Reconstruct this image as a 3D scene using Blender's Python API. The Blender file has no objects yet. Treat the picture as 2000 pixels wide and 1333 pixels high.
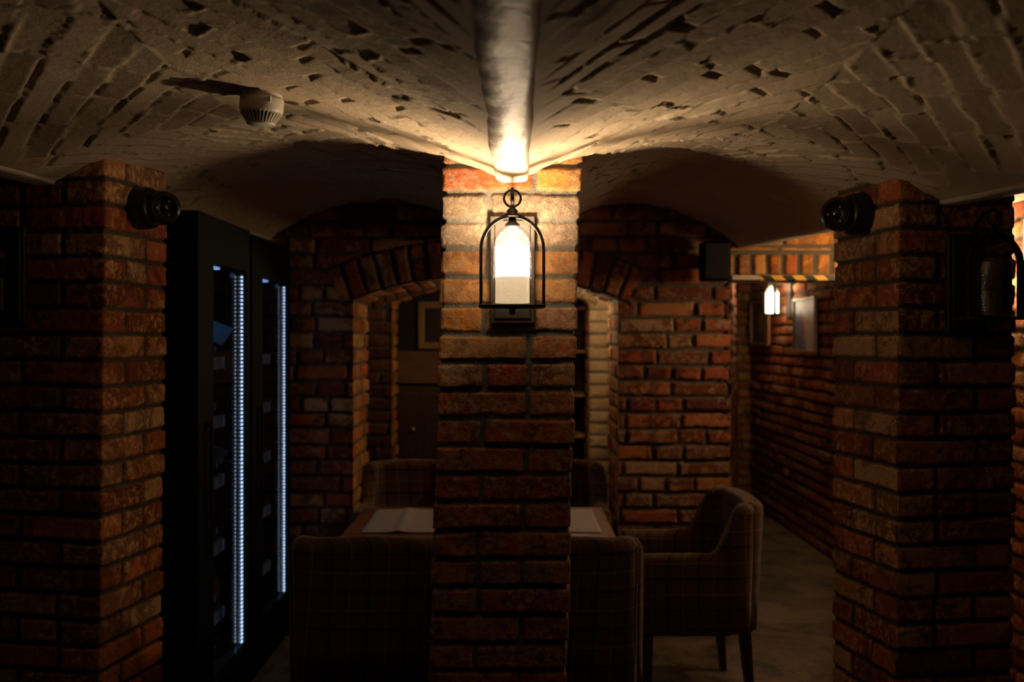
import bpy, bmesh, math, random
import numpy as np
from mathutils import Vector, Matrix

# ------------------------------------------------------------------ camera
scene = bpy.context.scene
C = scene.collection
H = 1.55
F = 1944.44            # focal length in pixels of the 2000 px wide frame
cam_data = bpy.data.cameras.new('camera')
cam = bpy.data.objects.new('camera', cam_data)
C.objects.link(cam)
cam.location = (0, 0, H)
cam.rotation_euler = (math.pi / 2, 0, 0)
cam_data.lens = 35.0
cam_data.sensor_width = 36.0
cam_data.shift_x = -0.004
cam_data.shift_y = -0.001
cam_data.clip_start = 0.05
cam_data.dof.use_dof = True
cam_data.dof.focus_distance = 2.9
cam_data.dof.aperture_fstop = 2.4
scene.camera = cam

# ------------------------------------------------------------------ world, exposure
world = bpy.data.worlds.new('world')
scene.world = world
world.use_nodes = True
bg = world.node_tree.nodes['Background']
bg.inputs['Color'].default_value = (0.55, 0.42, 0.5, 1)
bg.inputs['Strength'].default_value = 0.0008
vs = scene.view_settings
vs.view_transform = 'Standard'
vs.look = 'None'
vs.exposure = 0.0
vs.gamma = 1.0
vs.use_curve_mapping = False

WARM = (1.0, 0.75, 0.49)
# lamp strengths (each one used by its lantern's builder)
MAIN_SIDE, MAIN_LOW, MAIN_BULB = 12.0, 0.6, 17.0
ADDED_BULB = 3.0       # unseen lantern added to light the back wall and lintel
HALL_BULB = 14.0        # lantern in the corridor
BACK_BULB = 13.0       # lantern in the room behind the arch

# ------------------------------------------------------------------ noise in numpy
def _hash(i, j, s):
    v = np.sin(i * 127.1 + j * 311.7 + s * 74.7) * 43758.5453
    return v - np.floor(v)

def vnoise(x, y, s=0):
    i = np.floor(x); j = np.floor(y)
    fx = x - i; fy = y - j
    fx = fx * fx * (3 - 2 * fx); fy = fy * fy * (3 - 2 * fy)
    a = _hash(i, j, s); b = _hash(i + 1, j, s); c = _hash(i, j + 1, s); d = _hash(i + 1, j + 1, s)
    return (a * (1 - fx) + b * fx) * (1 - fy) + (c * (1 - fx) + d * fx) * fy

def fbm(x, y, s=0, o=3):
    t = 0; a = 0.5
    for k in range(o):
        t = t + a * (vnoise(x, y, s + k * 13) - 0.5) * 2
        x = x * 2.03; y = y * 2.03; a *= 0.5
    return t

def sstep(t):
    t = np.clip(t, 0, 1)
    return t * t * (3 - 2 * t)

def brick_field(u, v, joints_of_row, rowh=0.0835, seed=0, jw=0.013, depth=0.009, bevel=0.005,
                off=0.004, rough=0.0022, warp=0.005, proud=0.0, sink=0.0, tilt=0.0, holes=0.0):
    """relief, per-brick random number and mortar mask of brickwork at (u, v)"""
    uu = u + warp * fbm(u * 7, v * 7, seed + 3) + warp * 0.5 * fbm(u * 34, v * 34, seed + 5, 2)
    vv = v + warp * fbm(u * 5 + 9, v * 9, seed + 4) + warp * 0.5 * fbm(u * 34, v * 34, seed + 6, 2)
    row = np.floor(vv / rowh).astype(int)
    dv = np.minimum(vv - row * rowh, (row + 1) * rowh - vv)
    lo = np.zeros_like(uu); hi = np.zeros_like(uu); idx = np.zeros_like(uu)
    for r in np.unique(row):
        m = row == r
        j = joints_of_row(int(r))
        k = np.clip(np.searchsorted(j, uu[m]), 1, len(j) - 1)
        lo[m] = j[k - 1]; hi[m] = j[k]; idx[m] = k
    du = np.minimum(uu - lo, hi - uu)
    rnd = _hash(row.astype(float), idx, seed + 11)
    r2 = _hash(row.astype(float), idx, seed + 17)
    d1 = du - jw / 2; d2 = dv - jw / 2
    rr = 0.007
    q1 = np.maximum(rr - d1, 0); q2 = np.maximum(rr - d2, 0)
    d = rr - np.sqrt(q1 * q1 + q2 * q2)
    d = d + 0.003 * fbm(u * 60, v * 60, seed + 8, 2)
    prof = sstep(d / bevel)
    mort = 1 - sstep((d + 0.001) / 0.005)
    face = (r2 - 0.5) * 2 * off + rough * fbm(u * 26, v * 26, seed + 21, 4) + 0.6 * rough * fbm(u * 90, v * 90, seed + 23, 2)
    if tilt:
        rs = _hash(row.astype(float), row * 0.0, seed + 51)
        face = face + tilt * (0.25 + 0.75 * rnd) * np.where(rs < 0.75, 1.0, -0.6) * ((vv - row * rowh) / rowh - 0.5) * 2
    joint = -depth + 0.002 * fbm(u * 70, v * 70, seed + 25, 2)
    if proud or sink:
        lowf = fbm(u * 6, v * 6, seed + 31, 2) * 1.6
        joint = np.where(lowf > 0, proud * np.clip(lowf * 2, 0, 1), sink * np.clip(lowf * 2.5, -1, 0) * -1)
        joint = joint + 0.006 * fbm(u * 60, v * 60, seed + 25, 3)
    h = face * prof + joint * (1 - prof)
    if holes:
        hh = _hash(row.astype(float) + 5, idx, seed + 41)
        e = np.exp(-((uu - lo) / 0.018) ** 4 - ((vv - row * rowh - 0.006) / 0.013) ** 4)
        h = h - np.where(hh < holes, 0.034, 0.0) * e
    return h, rnd, mort

def bond(seed, lens=(0.27, 0.135, 0.27, 0.27, 0.135), lo=-9.0, hi=13.0):
    cache = {}
    def f(r):
        if r not in cache:
            rg = random.Random(seed * 1000 + r)
            x = lo - rg.random() * 0.4
            out = [x]
            while x < hi:
                x += rg.choice(lens) * (0.93 + 0.14 * rg.random()) + 0.012
                out.append(x)
            cache[r] = np.array(out)
        return cache[r]
    return f

# ------------------------------------------------------------------ mesh helpers
def grid_mesh(name, P, mat, rnd=None, mort=None, keep=None, parent=None, wrap=False, flip=False):
    """P: (n, m, 3) array of points -> one mesh object"""
    n, m = P.shape[:2]
    idx = np.arange(n * m).reshape(n, m)
    if wrap:
        nxt = np.roll(idx, -1, axis=1)
        a, b, c, d = idx[:-1], nxt[:-1], nxt[1:], idx[1:]
    else:
        a, b, c, d = idx[:-1, :-1], idx[:-1, 1:], idx[1:, 1:], idx[1:, :-1]
    q = np.stack([a, b, c, d], -1).reshape(-1, 4)
    if flip: q = q[:, ::-1]
    if keep is not None:
        kf = keep.ravel()
        q = q[kf[q].all(axis=1)]
    me = bpy.data.meshes.new(name)
    me.vertices.add(n * m)
    me.vertices.foreach_set('co', P.reshape(-1).astype(np.float32))
    me.loops.add(len(q) * 4)
    me.loops.foreach_set('vertex_index', q.reshape(-1).astype(np.int32))
    me.polygons.add(len(q))
    me.polygons.foreach_set('loop_start', (np.arange(len(q)) * 4).astype(np.int32))
    me.polygons.foreach_set('loop_total', np.full(len(q), 4, np.int32))
    me.update(calc_edges=True)
    me.polygons.foreach_set('use_smooth', np.ones(len(q), bool))
    if rnd is not None:
        at = me.attributes.new('rnd', 'FLOAT', 'POINT'); at.data.foreach_set('value', rnd.reshape(-1).astype(np.float32))
        at = me.attributes.new('mort', 'FLOAT', 'POINT'); at.data.foreach_set('value', mort.reshape(-1).astype(np.float32))
    if keep is not None:
        bm = bmesh.new(); bm.from_mesh(me)
        bmesh.ops.delete(bm, geom=[v for v in bm.verts if not v.link_faces], context='VERTS')
        bm.to_mesh(me); bm.free()
    me.materials.append(mat)
    o = bpy.data.objects.new(name, me)
    C.objects.link(o)
    if parent: o.parent = parent
    return o

def obj(name, bm, mat, parent=None, smooth=False, bevel=0, seg=2, sub=0):
    me = bpy.data.meshes.new(name)
    bmesh.ops.recalc_face_normals(bm, faces=bm.faces)
    bm.to_mesh(me); bm.free()
    if smooth:
        for p in me.polygons: p.use_smooth = True
    me.materials.append(mat)
    o = bpy.data.objects.new(name, me)
    C.objects.link(o)
    if parent: o.parent = parent
    if bevel:
        b = o.modifiers.new('bevel', 'BEVEL'); b.width = bevel; b.segments = seg; b.limit_method = 'ANGLE'; b.angle_limit = 0.6
    if sub:
        s = o.modifiers.new('sub', 'SUBSURF'); s.levels = sub; s.render_levels = sub
    return o

def thing(name, label, cat, loc=(0, 0, 0), rotz=0, group=None):
    o = bpy.data.objects.new(name, None); C.objects.link(o)
    o.empty_display_size = 0.1
    o.location = loc; o.rotation_euler = (0, 0, rotz)
    return tag(o, label, cat, group)

def tag(o, label, cat, group=None):
    o['label'] = label; o['category'] = cat
    if group: o['group'] = group
    return o

def struct(o):
    o['kind'] = 'structure'
    return o

def box(bm, x0, x1, y0, y1, z0, z1, M=None):
    vs_ = [bm.verts.new(Vector((x, y, z))) for x in (x0, x1) for y in (y0, y1) for z in (z0, z1)]
    for f in ((0, 1, 3, 2), (4, 6, 7, 5), (0, 4, 5, 1), (2, 3, 7, 6), (0, 2, 6, 4), (1, 5, 7, 3)):
        bm.faces.new([vs_[i] for i in f])
    if M is not None:
        for v in vs_: v.co = M @ v.co
    return vs_

def lathe(bm, prof, n=32, M=None, close=False):
    """prof: list of (r, z) swept about Z"""
    rings = []
    for r, z in prof:
        if r < 1e-6:
            v = bm.verts.new((0, 0, z)); rings.append([v])
        else:
            rings.append([bm.verts.new((r * math.cos(2 * math.pi * k / n), r * math.sin(2 * math.pi * k / n), z)) for k in range(n)])
    for a, b in zip(rings, rings[1:]):
        for k in range(n):
            k2 = (k + 1) % n
            if len(a) == 1 and len(b) == 1: continue
            if len(a) == 1: bm.faces.new((a[0], b[k], b[k2]))
            elif len(b) == 1: bm.faces.new((a[k], a[k2], b[0]))
            else: bm.faces.new((a[k], a[k2], b[k2], b[k]))
    if M is not None:
        for rg in rings:
            for v in rg: v.co = M @ v.co

def tube(bm, pts, r, n=8, closed=False):
    pts = [Vector(p) for p in pts]
    N = len(pts); rings = []
    up = None
    for i, p in enumerate(pts):
        if closed: t = pts[(i + 1) % N] - pts[i - 1]
        else: t = pts[min(i + 1, N - 1)] - pts[max(i - 1, 0)]
        t.normalize()
        if up is None:
            up = Vector((0, 0, 1)) if abs(t.z) < 0.9 else Vector((1, 0, 0))
        a = t.cross(up).normalized(); b = t.cross(a).normalized()
        up = -b if b.dot(up) < 0 else b
        b = up; a = t.cross(b).normalized()
        rad = r[i] if isinstance(r, (list, tuple)) else r
        rings.append([bm.verts.new(p + a * rad * math.cos(2 * math.pi * k / n) + b * rad * math.sin(2 * math.pi * k / n)) for k in range(n)])
    prs = list(zip(rings, rings[1:])) + ([(rings[-1], rings[0])] if closed else [])
    for a, b in prs:
        for k in range(n):
            bm.faces.new((a[k], a[(k + 1) % n], b[(k + 1) % n], b[k]))
    if not closed:
        bm.faces.new(rings[0]); bm.faces.new(rings[-1][::-1])

def px(x, y, D):
    """point seen at pixel (x, y) at depth D in front of the camera"""
    return Vector(((x - 1008) / F * D, D, H - (y - 665) / F * D))

# ------------------------------------------------------------------ materials
class NT:
    def __init__(s, name):
        s.m = bpy.data.materials.new(name); s.m.use_nodes = True
        s.t = s.m.node_tree; s.N = s.t.nodes; s.L = s.t.links
        s.b = s.N['Principled BSDF']; s.out = s.N['Material Output']
    def n(s, kind, **kw):
        nd = s.N.new(kind)
        for k, v in kw.items(): setattr(nd, k, v)
        return nd
    def set(s, nd, **kw):
        for k, v in kw.items(): s.link(v, nd.inputs[k])
    def link(s, v, sock):
        if isinstance(v, bpy.types.NodeSocket): s.L.new(v, sock)
        else: sock.default_value = v
    def math(s, op, a, b=0.0, c=0.0):
        nd = s.n('ShaderNodeMath', operation=op)
        s.link(a, nd.inputs[0]); s.link(b, nd.inputs[1]); s.link(c, nd.inputs[2])
        return nd.outputs[0]
    def mix(s, f, a, b, blend='MIX'):
        nd = s.n('ShaderNodeMix', data_type='RGBA', blend_type=blend)
        s.link(f, nd.inputs['Factor']); s.link(col(a), nd.inputs[6]); s.link(col(b), nd.inputs[7])
        return nd.outputs[2]
    def noise(s, scale, detail=4, rough=0.55, vec=None, dist=0.0):
        nd = s.n('ShaderNodeTexNoise')
        nd.inputs['Scale'].default_value = scale; nd.inputs['Detail'].default_value = detail
        nd.inputs['Roughness'].default_value = rough; nd.inputs['Distortion'].default_value = dist
        if vec is not None: s.L.new(vec, nd.inputs['Vector'])
        return nd.outputs[0]
    def ramp(s, v, stops, interp='LINEAR'):
        nd = s.n('ShaderNodeValToRGB'); cr = nd.color_ramp; cr.interpolation = interp
        while len(cr.elements) < len(stops): cr.elements.new(0.5)
        for e, (p, c) in zip(cr.elements, stops): e.position = p; e.color = col(c)
        s.link(v, nd.inputs[0])
        return nd.outputs[0]
    def attr(s, name):
        nd = s.n('ShaderNodeAttribute'); nd.attribute_name = name
        return nd.outputs['Fac']
    def obj(s):
        return s.n('ShaderNodeTexCoord').outputs['Object']
    def bump(s, h, strength=0.5, dist=0.01):
        nd = s.n('ShaderNodeBump'); nd.inputs['Strength'].default_value = strength; nd.inputs['Distance'].default_value = dist
        s.L.new(h, nd.inputs['Height']); s.L.new(nd.outputs[0], s.b.inputs['Normal'])

def col(c):
    if isinstance(c, (tuple, list)): return tuple(c) if len(c) == 4 else (*c, 1)
    return c

def plain(name, c, rough=0.6, metal=0.0, spec=0.5, nscale=40, namt=0.25, emit=None, es=0):
    t = NT(name)
    o = t.obj()
    n = t.noise(nscale, 4, vec=o)
    t.set(t.b, **{'Base Color': t.mix(t.math('MULTIPLY', n, namt), c, tuple(x * 0.4 for x in c[:3])), 'Roughness': rough, 'Metallic': metal, 'Specular IOR Level': spec})
    if emit:
        t.set(t.b, **{'Emission Color': col(emit), 'Emission Strength': es})
    return t.m

def brick_mat(name, stops, wash=(0.42, 0.31, 0.2), washamt=0.5, mortar=(0.13, 0.105, 0.075), rough=0.85, dark=(0.05, 0.015, 0.008), darkamt=0.55):
    t = NT(name)
    o = t.obj(); r = t.attr('rnd'); mo = t.attr('mort')
    base = t.ramp(r, stops)
    n1 = t.noise(8, 7, 0.68, o, 1.2)
    n2 = t.noise(38, 6, 0.7, o, 0.3)
    n3 = t.noise(5, 3, 0.5, o)
    rb = t.math('MULTIPLY', t.math('SUBTRACT', t.math('FRACT', t.math('MULTIPLY', r, 7.3)), 0.5), 0.25)
    streak = t.ramp(t.math('ADD', n1, rb), [(0.45, (0, 0, 0)), (0.53, (1, 1, 1))])
    base = t.mix(t.math('MULTIPLY', streak, darkamt), base, t.mix(r, dark, (0.16, 0.03, 0.012)))
    w = t.ramp(n2, [(0.5, (0, 0, 0)), (0.6, (1, 1, 1))])
    w2 = t.ramp(t.math('ADD', n3, t.math('MULTIPLY', r, 0.25)), [(0.42, (0, 0, 0)), (0.75, (1, 1, 1))])
    base = t.mix(t.math('MULTIPLY', t.math('MULTIPLY', w, w2), washamt), base, wash)
    mc = t.mix(n2, tuple(c * 0.65 for c in mortar), tuple(c * 1.3 for c in mortar))
    base = t.mix(mo, base, mc)
    t.set(t.b, **{'Base Color': base, 'Roughness': rough, 'Specular IOR Level': 0.25})
    hgt = t.math('ADD', t.math('MULTIPLY', n2, 0.6), t.noise(160, 5, 0.7, o))
    t.bump(hgt, 0.9, 0.006)
    return t.m

RED = [(0.0, (0.20, 0.045, 0.018)), (0.25, (0.30, 0.075, 0.025)), (0.5, (0.36, 0.115, 0.03)), (0.72, (0.30, 0.16, 0.075)), (0.88, (0.36, 0.22, 0.12)), (1.0, (0.24, 0.06, 0.02))]
ORANGE = [(0.0, (0.50, 0.11, 0.02)), (0.4, (0.64, 0.25, 0.03)), (0.75, (0.60, 0.32, 0.10)), (1.0, (0.62, 0.19, 0.03))]
TAN = [(0.0, (0.55, 0.38, 0.2)), (0.5, (0.62, 0.45, 0.26)), (1.0, (0.5, 0.33, 0.17))]
M = {}
M['brick'] = brick_mat('old_brick', [(p, tuple(min(1, 1.45 * x) for x in c)) for p, c in RED], darkamt=0.75, washamt=0.7)
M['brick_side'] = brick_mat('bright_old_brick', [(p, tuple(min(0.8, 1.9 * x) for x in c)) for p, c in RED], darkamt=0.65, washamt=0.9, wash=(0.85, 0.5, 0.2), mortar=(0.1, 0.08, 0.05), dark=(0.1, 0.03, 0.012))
M['brick_pale'] = brick_mat('pale_washed_brick', [(p, tuple(min(0.8, 1.7 * x) for x in c)) for p, c in RED], darkamt=0.5, washamt=1.0, wash=(0.75, 0.55, 0.34))
M['brick_orange'] = brick_mat('orange_brick', ORANGE)
M['brick_tan'] = brick_mat('limewashed_brick', TAN, wash=(0.7, 0.55, 0.36), darkamt=0.2, mortar=(0.3, 0.22, 0.14))
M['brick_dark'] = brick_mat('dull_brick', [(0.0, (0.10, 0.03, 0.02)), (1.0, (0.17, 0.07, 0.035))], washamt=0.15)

def paint_mat():
    t = NT('cream_painted_brick'); o = t.obj()
    n = t.noise(9, 6, 0.6, o); mo = t.attr('mort'); r = t.attr('rnd')
    c = t.mix(n, (0.52, 0.40, 0.265), (0.68, 0.54, 0.38))
    c = t.mix(t.math('MULTIPLY', r, 0.3), c, (0.42, 0.30, 0.18))
    c = t.mix(t.math('MULTIPLY', mo, 0.25), c, (0.5, 0.4, 0.28))
    t.set(t.b, **{'Base Color': c, 'Roughness': 0.75, 'Specular IOR Level': 0.3})
    t.bump(t.math('ADD', t.noise(120, 5, 0.7, o), t.noise(35, 4, 0.6, o)), 0.45, 0.004)
    return t.m
M['paint'] = paint_mat()

def plaster_mat():
    t = NT('cream_plaster'); o = t.obj()
    n = t.noise(7, 5, 0.6, o)
    t.set(t.b, **{'Base Color': t.mix(n, (0.56, 0.46, 0.35), (0.7, 0.6, 0.48)), 'Roughness': 0.5, 'Specular IOR Level': 0.4})
    t.bump(t.math('ADD', t.noise(60, 5, 0.6, o), t.noise(22, 3, 0.5, o)), 0.5, 0.005)
    return t.m
M['plaster'] = plaster_mat()

def floor_mat():
    t = NT('worn_stone_floor'); o = t.obj()
    n = t.noise(2.2, 7, 0.65, o, 0.8); n2 = t.noise(14, 6, 0.7, o, 0.4)
    c = t.mix(t.ramp(n, [(0.38, (0, 0, 0)), (0.62, (1, 1, 1))]), (0.05, 0.042, 0.032), (0.30, 0.25, 0.17))
    c = t.mix(t.ramp(n2, [(0.48, (0, 0, 0)), (0.7, (0.8, 0.8, 0.8))]), c, (0.34, 0.28, 0.2))
    t.set(t.b, **{'Base Color': c, 'Roughness': t.ramp(n2, [(0.3, (0.35, 0.35, 0.35)), (0.7, (0.65, 0.65, 0.65))])})
    t.bump(t.math('ADD', n2, t.noise(5, 4, 0.5, o)), 0.5, 0.015)
    return t.m
M['floor'] = floor_mat()

def wood_mat(name, a, b, rough=0.4, axis='X', plank=0.0):
    t = NT(name); o = t.obj()
    mp = t.n('ShaderNodeMapping'); t.L.new(o, mp.inputs[0])
    mp.inputs['Scale'].default_value = {'X': (1.2, 14, 14), 'Y': (14, 1.2, 14), 'Z': (14, 14, 1.2)}[axis]
    n = t.noise(2.0, 6, 0.6, mp.outputs[0], 1.2)
    c = t.mix(t.ramp(n, [(0.3, (0, 0, 0)), (0.7, (1, 1, 1))]), a, b)
    if plank:
        sp = t.n('ShaderNodeSeparateXYZ'); t.L.new(o, sp.inputs[0])
        k = t.math('DIVIDE', sp.outputs[1 if axis == 'X' else 0], plank)
        wn = t.n('ShaderNodeTexWhiteNoise', noise_dimensions='1D'); t.L.new(t.math('FLOOR', k), wn.inputs['W'])
        c = t.mix(t.math('MULTIPLY', wn.outputs[0], 0.55), c, tuple(x * 0.35 for x in a))
        ln = t.math('LESS_THAN', t.math('FRACT', k), 0.04)
        c = t.mix(ln, c, (0.01, 0.005, 0.003))
    t.set(t.b, **{'Base Color': c, 'Roughness': rough})
    t.bump(n, 0.15, 0.003)
    return t.m
M['table_wood'] = wood_mat('red_brown_wood', (0.16, 0.045, 0.018), (0.34, 0.12, 0.05), 0.38, 'X', 0.09)
M['leg_wood'] = wood_mat('dark_leg_wood', (0.03, 0.014, 0.008), (0.06, 0.03, 0.016), 0.4, 'Z')
M['cabinet_wood'] = wood_mat('dark_cabinet_wood', (0.035, 0.018, 0.011), (0.07, 0.035, 0.02), 0.45, 'Z')
M['panel_wood'] = wood_mat('brown_panel_wood', (0.16, 0.06, 0.03), (0.24, 0.10, 0.05), 0.5, 'X')
M['frame_wood'] = wood_mat('gilt_brown_frame', (0.30, 0.15, 0.05), (0.45, 0.26, 0.1), 0.4, 'Z')
M['shelf_wood'] = wood_mat('pale_shelf_wood', (0.55, 0.33, 0.13), (0.7, 0.45, 0.2), 0.5, 'Y')

def plaid_mat():
    t = NT('checked_wool'); o = t.obj()
    sp = t.n('ShaderNodeSeparateXYZ'); t.L.new(o, sp.inputs[0])
    def stripes(v, per, ph, w):
        k = t.math('FRACT', t.math('ADD', t.math('DIVIDE', v, per), ph))
        return t.math('LESS_THAN', t.math('ABSOLUTE', t.math('SUBTRACT', k, 0.5)), w)
    s = t.math('ADD', sp.outputs[0], sp.outputs[1])
    z = sp.outputs[2]
    dk = t.math('MAXIMUM', stripes(s, 0.13, 0.0, 0.045), stripes(z, 0.13, 0.2, 0.045))
    dk2 = t.math('MAXIMUM', stripes(s, 0.13, 0.12, 0.02), stripes(z, 0.13, 0.32, 0.02))
    lt = t.math('MAXIMUM', stripes(s, 0.13, 0.5, 0.016), stripes(z, 0.13, 0.7, 0.016))
    w = t.noise(350, 3, 0.7, o)
    base = t.mix(t.noise(12, 4, 0.6, o), (0.12, 0.062, 0.03), (0.16, 0.088, 0.045))
    base = t.mix(t.math('MULTIPLY', dk, 0.75), base, (0.02, 0.009, 0.006))
    base = t.mix(t.math('MULTIPLY', dk2, 0.5), base, (0.03, 0.014, 0.008))
    base = t.mix(t.math('MULTIPLY', lt, 0.6), base, (0.42, 0.28, 0.15))
    base = t.mix(t.math('MULTIPLY', w, 0.5), base, (0.05, 0.03, 0.018))
    t.set(t.b, **{'Base Color': base, 'Roughness': 0.95, 'Specular IOR Level': 0.15, 'Sheen Weight': 0.25})
    t.bump(w, 0.4, 0.002)
    return t.m
M['plaid'] = plaid_mat()
M['piping'] = plain('tan_piping', (0.34, 0.2, 0.1), 0.7, nscale=90)
M['black_metal'] = plain('black_bronze_metal', (0.018, 0.014, 0.012), 0.38, 0.6, nscale=60)
M['plate_metal'] = plain('dark_plate_metal', (0.05, 0.038, 0.03), 0.5, 0.2, nscale=60)
M['black_plastic'] = plain('black_plastic', (0.010, 0.009, 0.010), 0.35, 0, 0.4)
M['matt_black'] = plain('matt_black_laminate', (0.004, 0.0035, 0.005), 0.7, 0, 0.1)
M['gloss_black'] = plain('polished_black', (0.004, 0.004, 0.006), 0.08, 0, 0.9, namt=0.0)
M['white_plastic'] = plain('ivory_plastic', (0.62, 0.56, 0.46), 0.4, nscale=20, namt=0.1)
M['slot_dark'] = plain('dark_slot', (0.03, 0.012, 0.008), 0.7)
M['steel'] = plain('brushed_steel', (0.6, 0.55, 0.5), 0.3, 0.9)
M['steel_blue'] = plain('cool_grey_steel', (0.10, 0.14, 0.22), 0.35, 0.6)
M['cream_paint'] = plain('cream_beam_paint', (0.55, 0.46, 0.33), 0.5, nscale=25)
M['paper'] = plain('white_paper', (0.50, 0.43, 0.42), 0.8, nscale=9, namt=0.2)
M['lens'] = plain('dark_lens', (0.005, 0.005, 0.008), 0.05, 0, 1.0)
M['bottle'] = plain('dark_bottle_glass', (0.008, 0.014, 0.010), 0.08, 0, 0.8)
M['foil'] = plain('bottle_foil', (0.22, 0.2, 0.2), 0.3, 0.7)
M['card'] = plain('led_blue_tinted_card', (0.45, 0.7, 0.98), 0.6, namt=0.1)  # the LEDs' blue light is put into the paper colour
M['cloth_black'] = plain('speaker_cloth', (0.012, 0.01, 0.01), 0.95)

def thin_glass(name, tint=(1, 1, 1), seeds=False, base=0.05):
    t = NT(name); t.N.remove(t.b)
    tr = t.n('ShaderNodeBsdfTransparent'); tr.inputs[0].default_value = col(tint)
    gl = t.n('ShaderNodeBsdfGlossy'); gl.inputs['Roughness'].default_value = 0.02 if seeds else 0.06
    lw = t.n('ShaderNodeLayerWeight'); lw.inputs[0].default_value = 0.25
    f = t.math('ADD', t.math('MULTIPLY', lw.outputs['Fresnel'], 0.4 if not seeds else 0.16), base * 0.3)
    if seeds:
        o = t.obj()
        mp = t.n('ShaderNodeMapping'); t.L.new(o, mp.inputs[0]); mp.inputs['Scale'].default_value = (1, 1, 0.7)
        vo = t.n('ShaderNodeTexVoronoi'); vo.inputs['Scale'].default_value = 330
        t.L.new(mp.outputs[0], vo.inputs['Vector'])
        sp = t.math('LESS_THAN', vo.outputs['Distance'], 0.34)
        pick = t.math('GREATER_THAN', t.noise(170, 2, 0.5, o), 0.5)
        sd = t.math('MULTIPLY', sp, pick)
        bp = t.n('ShaderNodeBump'); bp.inputs['Strength'].default_value = 0.25; bp.inputs['Distance'].default_value = 0.001
        t.L.new(t.math('ADD', vo.outputs['Distance'], t.noise(60, 3, 0.5, o)), bp.inputs['Height'])
        t.L.new(bp.outputs[0], gl.inputs['Normal'])
        f = t.math('ADD', f, t.math('MULTIPLY', sd, 0.3))
        f = t.math('MINIMUM', f, 0.9)
    mx = t.n('ShaderNodeMixShader')
    t.L.new(f, mx.inputs[0]); t.L.new(tr.outputs[0], mx.inputs[1]); t.L.new(gl.outputs[0], mx.inputs[2])
    t.L.new(mx.outputs[0], t.out.inputs['Surface'])
    return t.m
M['seeded_glass'] = thin_glass('seeded_glass', (0.97, 0.96, 0.93), True)
M['door_glass'] = thin_glass('tinted_door_glass', (0.55, 0.6, 0.7), False, 0.1)

def emitter(name, c, s, diffuse=(0.8, 0.75, 0.65)):
    t = NT(name)
    t.set(t.b, **{'Base Color': col(diffuse), 'Roughness': 0.4, 'Emission Color': col(c), 'Emission Strength': s})
    return t.m
M['opal_main'] = emitter('lit_opal_glass', (1.0, 0.80, 0.60), MAIN_SIDE)
M['opal_low'] = emitter('opal_glass_foot', (1.0, 0.72, 0.42), MAIN_LOW)
M['opal_far'] = emitter('lit_opal_glass_corridor', (1.0, 0.80, 0.55), 18.0)
M['opal_added'] = emitter('lit_opal_glass_added', (1.0, 0.72, 0.42), 125.0)
M['opal_edge'] = emitter('lit_opal_glass_edge', (1.0, 0.88, 0.75), 8.0)
M['opal_back'] = emitter('lit_opal_glass_back_room', (1.0, 0.78, 0.50), 38.0)
M['opal_off'] = plain('unlit_opal_glass', (0.13, 0.09, 0.06), 0.3, namt=0.1)
M['led'] = emitter('cool_led', (0.80, 0.93, 1.0), 5.0)
M['led_top'] = emitter('cool_led_bar', (0.45, 0.68, 1.0), 2.2)
M['ir'] = plain('pale_led_lens', (0.6, 0.6, 0.62), 0.15, 0.2)

def tape_mat():
    t = NT('hazard_tape'); o = t.obj()
    sp = t.n('ShaderNodeSeparateXYZ'); t.L.new(o, sp.inputs[0])
    k = t.math('FRACT', t.math('DIVIDE', t.math('ADD', sp.outputs[0], sp.outputs[2]), 0.11))
    y = t.math('LESS_THAN', k, 0.52)
    t.set(t.b, **{'Base Color': t.mix(y, (0.012, 0.01, 0.01), (0.75, 0.40, 0.03)), 'Roughness': 0.4})
    return t.m
M['tape'] = tape_mat()

# ================================================================== STRUCTURE
XR = lambda D: 1.35 - 0.093 * (D - 3.13)     # right-hand beam
XL = lambda D: -1.49 + 0.104 * (D - 3.18)    # left-hand beam
ZR = lambda D: 1.99 + 0.027 * (D - 3.13)
ZL = lambda D: 2.065 + 0.01 * (D - 3.18)
ZC = 2.035

bm = bmesh.new(); box(bm, -4.5, 5, -1.5, 12, -0.1, 0.0)
struct(obj('floor', bm, M['floor']))

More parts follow.
